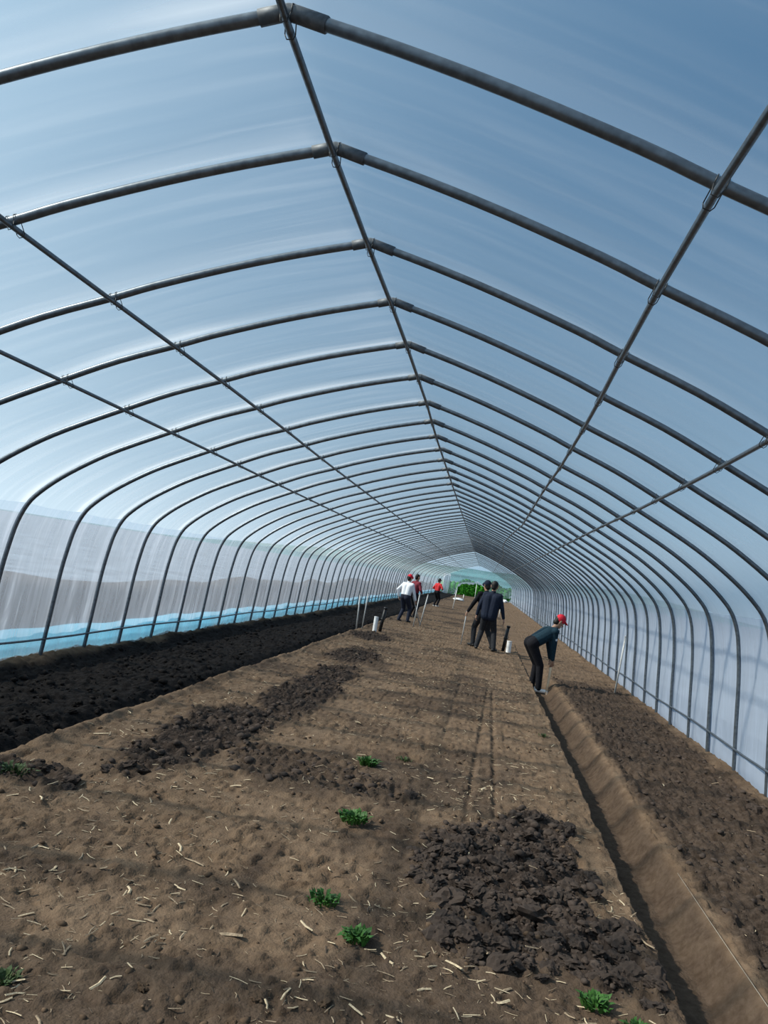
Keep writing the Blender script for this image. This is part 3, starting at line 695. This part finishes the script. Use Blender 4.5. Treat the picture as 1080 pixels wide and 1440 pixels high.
def tool(name, label, a, b_, rad, hm, blade=None, bm_='iron'):
    root = empty(name, b_); A = Vector(a)-Vector(b_); b = MB(); d = A.normalized()
    b.tube([(0, 0, 0), A*.5, A], [rad, rad*1.05, rad], 8); b.build('handle', M[hm], root)
    if blade:
        b = MB(); w, l, dirv = blade; n = Vector(dirv).normalized(); s = n.cross(d).normalized()
        V = []
        for t, ww in ((0, .6), (.35, 1), (1, .9)):
            for sx in (-1, 1):
                for th in (-.004, .004): V.append(n*l*t+s*w*.5*sx*ww-d*l*t*.35+d*th)
        Fs = [(0, 2, 3, 1)]+[(i+0, i+4, i+6, i+2) for i in (0, 4)]+[(i+1, i+3, i+7, i+5) for i in (0, 4)]+[(i, i+1, i+5, i+4) for i in (0, 4)]+[(i+2, i+6, i+7, i+3) for i in (0, 4)]+[(8, 9, 11, 10)]
        b.add(V, Fs); b.tube([d*.07, n*.02-d*.005], [rad*1.3, rad*.9], 8); b.build('blade', M[bm_], root, False)
    tag(root, label, 'tool'); return root
# 1 digging worker in the trench
yw = R_(72); bx, by = 1.13, 14.75; bz = zat(bx, by)
p1, h1, i1 = person('person in red cap and dark teal sweater bending over a hoe in the trench', (bx, by, bz), yw, 1.62,
    (0, -.17, .905), .92, [(-.10, -.03, 0, -.1), (.10, .03, 0, .15)], [(-.02, .26, .52), (.08, .25, .45)], (0.15, .55), 'navyblue', 'black', 'shoe', 'brim', 'red', elbow=(.6, -.3, -.6))
hm_ = (h1[0]+h1[1])/2; g = Vector((bx+.21, by-.10, 0)); g.z = zat(g.x, g.y)-.01
tool('hoe', 'hoe with pale wooden handle held by the worker in the trench', hm_+(hm_-g).normalized()*.12, g, .021, 'wood', (.16, .16, (1, -.25, -.05)))
b = MB(); sh_ = i1['sh'][1]; dv = (h1[1]-sh_).normalized()
q = MB(); q.ball(sh_+dv*.14+i1['r']*.028, .045, (1.0, .9, 1.2), 10, 8); c = q.build('sleeve_emblem', M['white'], p1); c.location = -Vector((bx, by, bz)); c['label'] = 'white emblem on the upper sleeve'
q = MB(); q.ball(i1['hd']+i1['lf']*.085*i1['k']+i1['ax']*.085*i1['k']+i1['lf'].cross(i1['ax'])*.02, .016, (1, 1, 1), 8, 6); c = q.build('cap_badge', M['white'], p1); c.location = -Vector((bx, by, bz)); c['label'] = 'small white badge on the red cap'
# 2, 3 the two dark figures
z2 = zat(.22, 20.0)
p2, h2_, i2 = person('person in navy coat seen from behind, standing beside the white pipe', (.19, 20.0, z2), R_(8), 1.72,
    (0, 0, .90), .05, [(-.20, -.05, 0, -.2), (.22, -.02, 0, .3)], [(-.30, .02, .82), (.36, .06, .80)], (.2, .1), 'navy', 'charcoal', 'shoedark', None, None, side=.05, coat=.14)
z3 = zat(0, 20.5)
p3, h3, i3 = person('person in black with dark cap holding a pole, half hidden behind navy coat', (.07, 20.62, z3), R_(-28), 1.70,
    (0, 0, .90), .08, [(-.16, .1, 0, -.2), (.30, -.1, 0, .2)], [(-.38, .20, .84), (.25, .1, .82)], (-.3, .1), 'black', 'charcoal', 'shoedark', 'soft', 'navy')
tool('pole', 'thin pale pole held upright by the person in black', h3[0]+Vector((0, 0, .1)), (h3[0].x-.03, h3[0].y-.05, zat(h3[0].x, h3[0].y)), .013, 'stake')
# 4 white shirt
z4 = zat(-2.33, 26)
p4, h4, i4 = person('person in red cap and white shirt walking with a shovel near the left bed', (-2.52, 26.0, z4), R_(25), 1.58,
    (0, 0, .88), .18, [(-.12, -.05, 0, 0), (.14, .14, 0, .1)], [(-.30, .05, .86), (.30, .24, .78)], (.2, .3), 'white', 'trousers', 'shoedark', 'soft', 'red')
tool('shovel', 'long handled shovel held slanting by the person in the white shirt', h4[1]+Vector((-.12, 0, .22)), (h4[1].x+.22, h4[1].y+.15, zat(h4[1].x+.2, h4[1].y)+.02), .016, 'stake', (.2, .22, (.8, .2, -.5)))
# 5 dark red
z5 = zat(-2.35, 30)
person('person with dark hair and dark red top, standing just behind the person in white', (-2.55, 29.5, z5), R_(40), 1.62,
    (0, 0, .90), .08, [(-.1, 0, 0, 0), (.1, .05, 0, 0)], [(-.22, .15, .95), (.2, .2, 1.0)], (.3, .3), 'darkred', 'black', 'shoedark')
# 6 red top, white boots
z6 = zat(-2.55, 43.5)
person('person in red top, black trousers and white boots far down the tunnel', (-2.55, 43.6, z6), R_(35), 1.55,
    (0, 0, .88), .12, [(-.1, 0, 0, 0), (.1, .03, 0, 0)], [(-.2, .2, .98), (.22, .22, 1.05)], (.3, .1), 'redtop', 'black', 'shoe', 'soft', 'hair')

# ------------------------------------------------------------------ pipes, posts, bags, twine
def riser(x, y, hgt, r, label, hx, hh, lab2):
    z = zat(x, y); root = empty('standpipe', (x, y, z)); tag(root, label, 'pipe')
    b = MB(); b.tube([(0, 0, -.03), (0, 0, hgt)], r, 16, False); b.tube([(0, 0, hgt), (0, 0, -.02)], r*.9, 16, False)
    b.add([(r*c*math.cos(a), r*c*math.sin(a), hgt) for c in (1, .9) for a in [i*math.pi/8 for i in range(16)]], [(i, (i+1) % 16, 16+(i+1) % 16, 16+i) for i in range(16)])
    b.build('sleeve', M['pvc'], root)
    b = MB(); b.tube([(0, 0, hgt), (0, 0, hgt-.02)], r*1.06, 16); b.build('rim', M['pvc'], root)
    root2 = empty('hose', (x+hx, y+.35, zat(x+hx, y+.35))); tag(root2, lab2, 'hose')
    b = MB(); b.tube([(-.03, 0, -.03), (0, 0, hh*.5), (.035, 0, hh)], [.042, .042, .04], 12); b.build('tube', M['hose'], root2)
    b = MB(); b.tube([(.0, 0, hh*.5), (.004, 0, hh*.55)], .056, 12); b.tube([(.033, 0, hh-.03), (.036, 0, hh+.01)], .05, 12); b.build('coupling', M['hose'], root2)
riser(.80, 20.55, .29, .062, 'short white plastic pipe standing in the soil by the navy coat', -.10, .66, 'black upright hose behind the short white pipe by the navy coat')
riser(-2.58, 19.97, .38, .055, 'short white plastic pipe standing at the left bed edge', .12, .62, 'black upright hose behind the white pipe at the left bed')
def stake(p, q, r, label, m='stake', group=None):
    a = Vector((p[0], p[1], zat(p[0], p[1])-.05)); b_ = Vector(q); o = empty('stake', (a.x, a.y, a.z+.05)); c = Vector((0, 0, -.05))
    b = MB(); e = b_-a+c; b.tube([c, c+(e-c)*.5, e], r, 8); b.build('shaft', M[m], o)
    b = MB(); b.tube([e, e+(e-c).normalized()*.03], [r*1.15, r*.8], 8); b.build('tip', M[m], o)
    return tag(o, label, 'stake', group)
stake((-3.06, 20.1), (-3.10, 20.1, .86), .018, 'left of the two grey stakes at the furrow beside the white pipe')
stake((-2.95, 20.3), (-2.93, 20.3, .92), .016, 'right of the two grey stakes at the furrow beside the white pipe')
stake((-1.98, 24.2), (-1.92, 24.2, 1.0), .018, 'grey stake leaning in front of the shovel, left of its pair')
stake((-1.84, 24.9), (-1.72, 24.9, 1.0), .018, 'grey stake in front of the shovel, right of its pair')
stake((-1.60, 44.3), (-1.52, 44.3, 1.15), .025, 'white stake standing alone right of the person in red top', 'stakewhite')
stake((.93, 43), (.97, 43, .95), .025, 'pale stake far off right of the navy coat', 'stakewhite')
stake((-1.7, 68), (-1.7, 68, .45), .035, 'short white stake before the far doorway', 'stakewhite')
stake((-.75, 68), (-.75, 68, 1.5), .022, 'thin tall stake standing before the green hedge', 'stakewhite')
stake((2.60, 15.2), (2.68, 15.3, 1.05), .016, 'grey stake leaning at the foot of the right film wall')
def bag(x, y, sx, sy, sz, label):
    me = blob_mesh(int(x*10)+200, 3); o = link('plastic_bag', me, None, M['bag']); me.polygons.foreach_set('use_smooth', [True]*len(me.polygons)); o.scale = (sx, sy, sz); o.location = (x, y, zat(x, y)+sz*.45); tag(o, label, 'bag')
bag(-1.93, 64, .42, .4, .2, 'white plastic bag lying on the soil before the far doorway')
bag(1.75, 86.5, .75, .4, .32, 'white plastic heap at the foot of the far end wall, right')
b = MB(); b.tube([(1.425, 5.3, .035), (1.435, 4.2, .028), (1.46, 2.6, .02)], .0013, 6)
tag(b.build('twine', M['string']), 'thin pale twine stretched along the right lip of the trench', 'twine')
